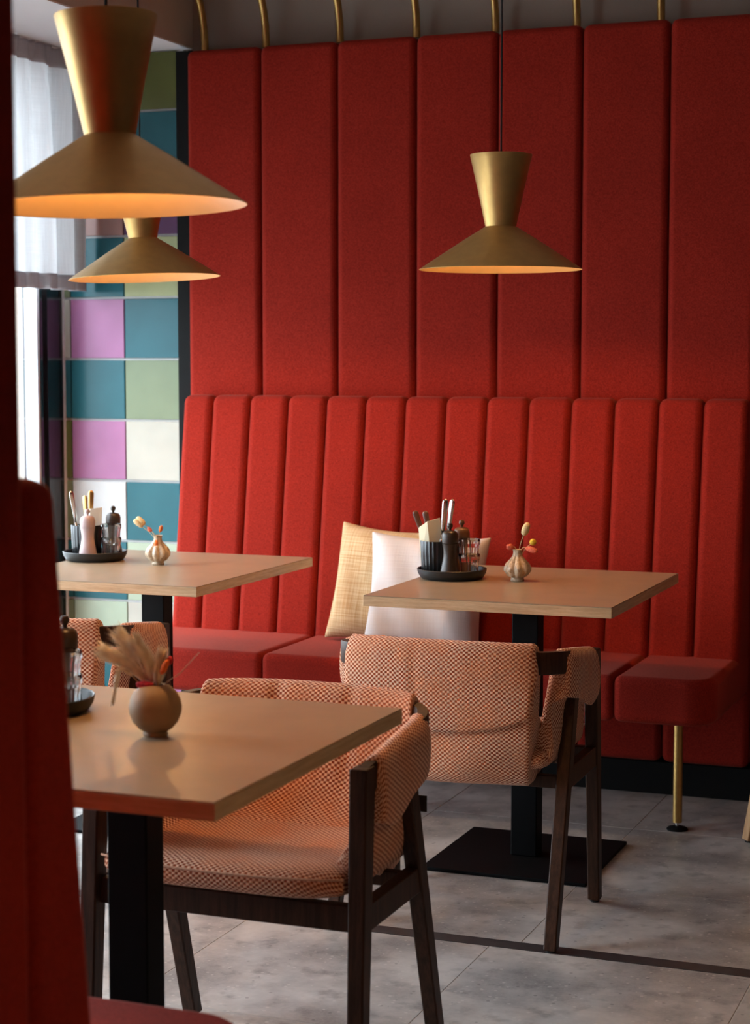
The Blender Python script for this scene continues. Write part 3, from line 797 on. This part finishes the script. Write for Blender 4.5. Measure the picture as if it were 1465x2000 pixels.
tumbler('lower ribbed glass tumbler in the stack beside the window', tx+.058, ty-.004, FZ)
tumbler('upper ribbed glass tumbler stacked on another beside the window', tx+.058, ty-.004, FZ+.0405)
gx, gy = -2.563, 4.822
garlic('garlic-shaped bud vase on the pale table beside the window', gx, gy, .8)
gl = (gx, gy, TZ)
sprig('dried_grass', 'cream bunny tail leaning left from the bud vase beside the window', (0, 0, .03), (-.046, 0, .118), (-.012, 0, .085), .0095, .034, 'bunny', 'dried flower', gl)
sprig('dried_flower', 'tan seed head leaning far left from the bud vase beside the window', (0, .002, .03), (-.050, -.006, .112), (-.014, 0, .08), .008, .034, 'stem', 'dried flower', gl)
sprig('dried_flower', 'small red-orange bud left of the neck of the vase beside the window', (-.001, 0, .03), (-.020, -.002, .098), (-.007, 0, .080), .0055, .018, 'coral', 'dried flower', gl)
sprig('dried_flower', 'bright orange bloom upright in the bud vase beside the window', (.002, 0, .03), (.009, -.003, .098), (.004, -.001, .080), .0058, .022, 'orange', 'dried flower', gl)
sprig('dried_flower', 'orange petal hanging down the neck of the vase beside the window', (.001, -.002, .05), (.003, -.016, .072), (.002, -.012, .088), .006, .026, 'orange', 'dried flower', gl)

# nearest table
tx, ty = -1.688, 2.735
tray('round black tray at the left side of the nearest table', tx, ty)
mill('dark pepper mill beside the glasses on the nearest table', tx+.030, ty+.040, 'mill_dark', .142)
tumbler('lower ribbed glass tumbler in the stack on the nearest table', tx+.060, ty-.014, FZ)
tumbler('upper ribbed glass tumbler stacked on another on the nearest table', tx+.060, ty-.014, FZ+.0405)
vx, vy = -1.403, 2.625
o = lathe('ball_vase', [(0, 0), (.0185, 0), (.0195, .003), (.0180, .007), (.026, .012), (.0345, .022), (.0400, .036), (.0410, .046), (.0390, .057), (.0330, .069), (.0235, .0775), (.0150, .081), (.0135, .0805), (.015, .077), (.028, .066), (.034, .046), (.024, .018), (0, .014)], 'vase_ball', None, (vx, vy, TZ), 64); o.scale = (1.05, 1.05, 1.03)
tag(o, 'round ochre stoneware ball vase on the nearest table', 'vase')
vl = (vx, vy, TZ)
def plume(label, base, mid, tip, seed, spread, dens):
    rnd = random.Random(seed); t = thing('pampas_plume', label, 'dried flower', vl, 0, 'pampas plumes in the ball vase')
    p = catmull([base, mid, tip], 14); tube('stem', [tuple(q) for q in p], .0007, 'stem', t, 6)
    vs, fs = [], []; n = len(p)
    for _ in range(dens):
        i = rnd.randrange(n//3, n-1); b = p[i]; d = (p[i+1]-p[i]).normalized(); f = (i-n/3)/(n*2/3)
        side = Vector((rnd.gauss(0, 1), rnd.gauss(0, 1), rnd.gauss(0, 1))); side = (side-d*side.dot(d)).normalized()
        L = spread*(.5+rnd.random())*(1-.35*f); q0 = b; q1 = b+d*L*.5+side*L*.28; q2 = b+d*L*.95+side*L*.42+Vector((0, 0, -.15*L*rnd.random()))
        w = side.cross(d).normalized()*.0007; k = len(vs)
        for q, s in ((q0, 1), (q1, .9), (q2, .15)): vs.append(tuple(q-w*s)); vs.append(tuple(q+w*s))
        fs += [(k, k+1, k+3, k+2), (k+2, k+3, k+5, k+4)]
    me = bpy.data.meshes.new('plume_hairs'); me.from_pydata(vs, [], fs); h = link('plume_hairs', me, 'plume', t); h['kind'] = 'stuff'
plume('fluffy pampas plume arching far left out of the ball vase', (-.002, 0, .05), (-.030, 0, .102), (-.082, -.002, .128), 1, .036, 1500)
plume('fluffy pampas plume rising left of centre in the ball vase', (0, .002, .05), (-.022, .004, .108), (-.062, .008, .152), 2, .036, 1500)
plume('pampas plume standing upright in the ball vase', (.001, -.002, .05), (-.010, .0, .105), (-.030, .0, .144), 3, .032, 1300)
plume('small pale plume leaning right in the ball vase', (.003, 0, .05), (.006, .0, .095), (.012, 0, .128), 4, .024, 900)
plume('drooping pampas tip curling down left of the ball vase', (-.004, -.004, .06), (-.052, -.012, .106), (-.070, -.014, .052), 5, .012, 450)
sprig('dried_flower', 'flat crimson bloom lying over the left rim of the ball vase', (-.004, -.002, .06), (-.006, -.012, .084), (-.004, -.005, .082), .0075, .028, 'crimson', 'dried flower', vl)
for ch_ in C.objects:
    if ch_.name.startswith('dried_flower') and ch_.get('label', '').startswith('flat crimson'):
        for k in ch_.children:
            if k.name.startswith('flower_head'):
                me = blob_me('flower_head', .0062, .032, 14, .0006, 3); me.transform(Matrix.Translation((.004, -.012, .0845)) @ Matrix.Rotation(R(-92), 4, 'Y'))
                me.materials.append(MAT['crimson']); k.data = me
sprig('dried_flower', 'pink-crimson bud at the top right of the ball vase', (.003, 0, .06), (.022, .002, .118), (.010, 0, .095), .0062, .014, 'crimson', 'dried flower', vl)
sprig('dried_flower', 'orange strawflower slanting right out of the ball vase', (.004, -.002, .06), (.016, -.006, .104), (.008, -.003, .088), .0055, .030, 'orange', 'dried flower', vl)
t = thing('grass_stem', 'single fine grass stem reaching far right from the ball vase', 'dried flower', vl)
tube('stem', [(.004, 0, .06), (.018, 0, .086), (.045, .0, .104), (.080, .0, .140)], [.0006, .0005, .0005, .0004], 'plume', t, 5)
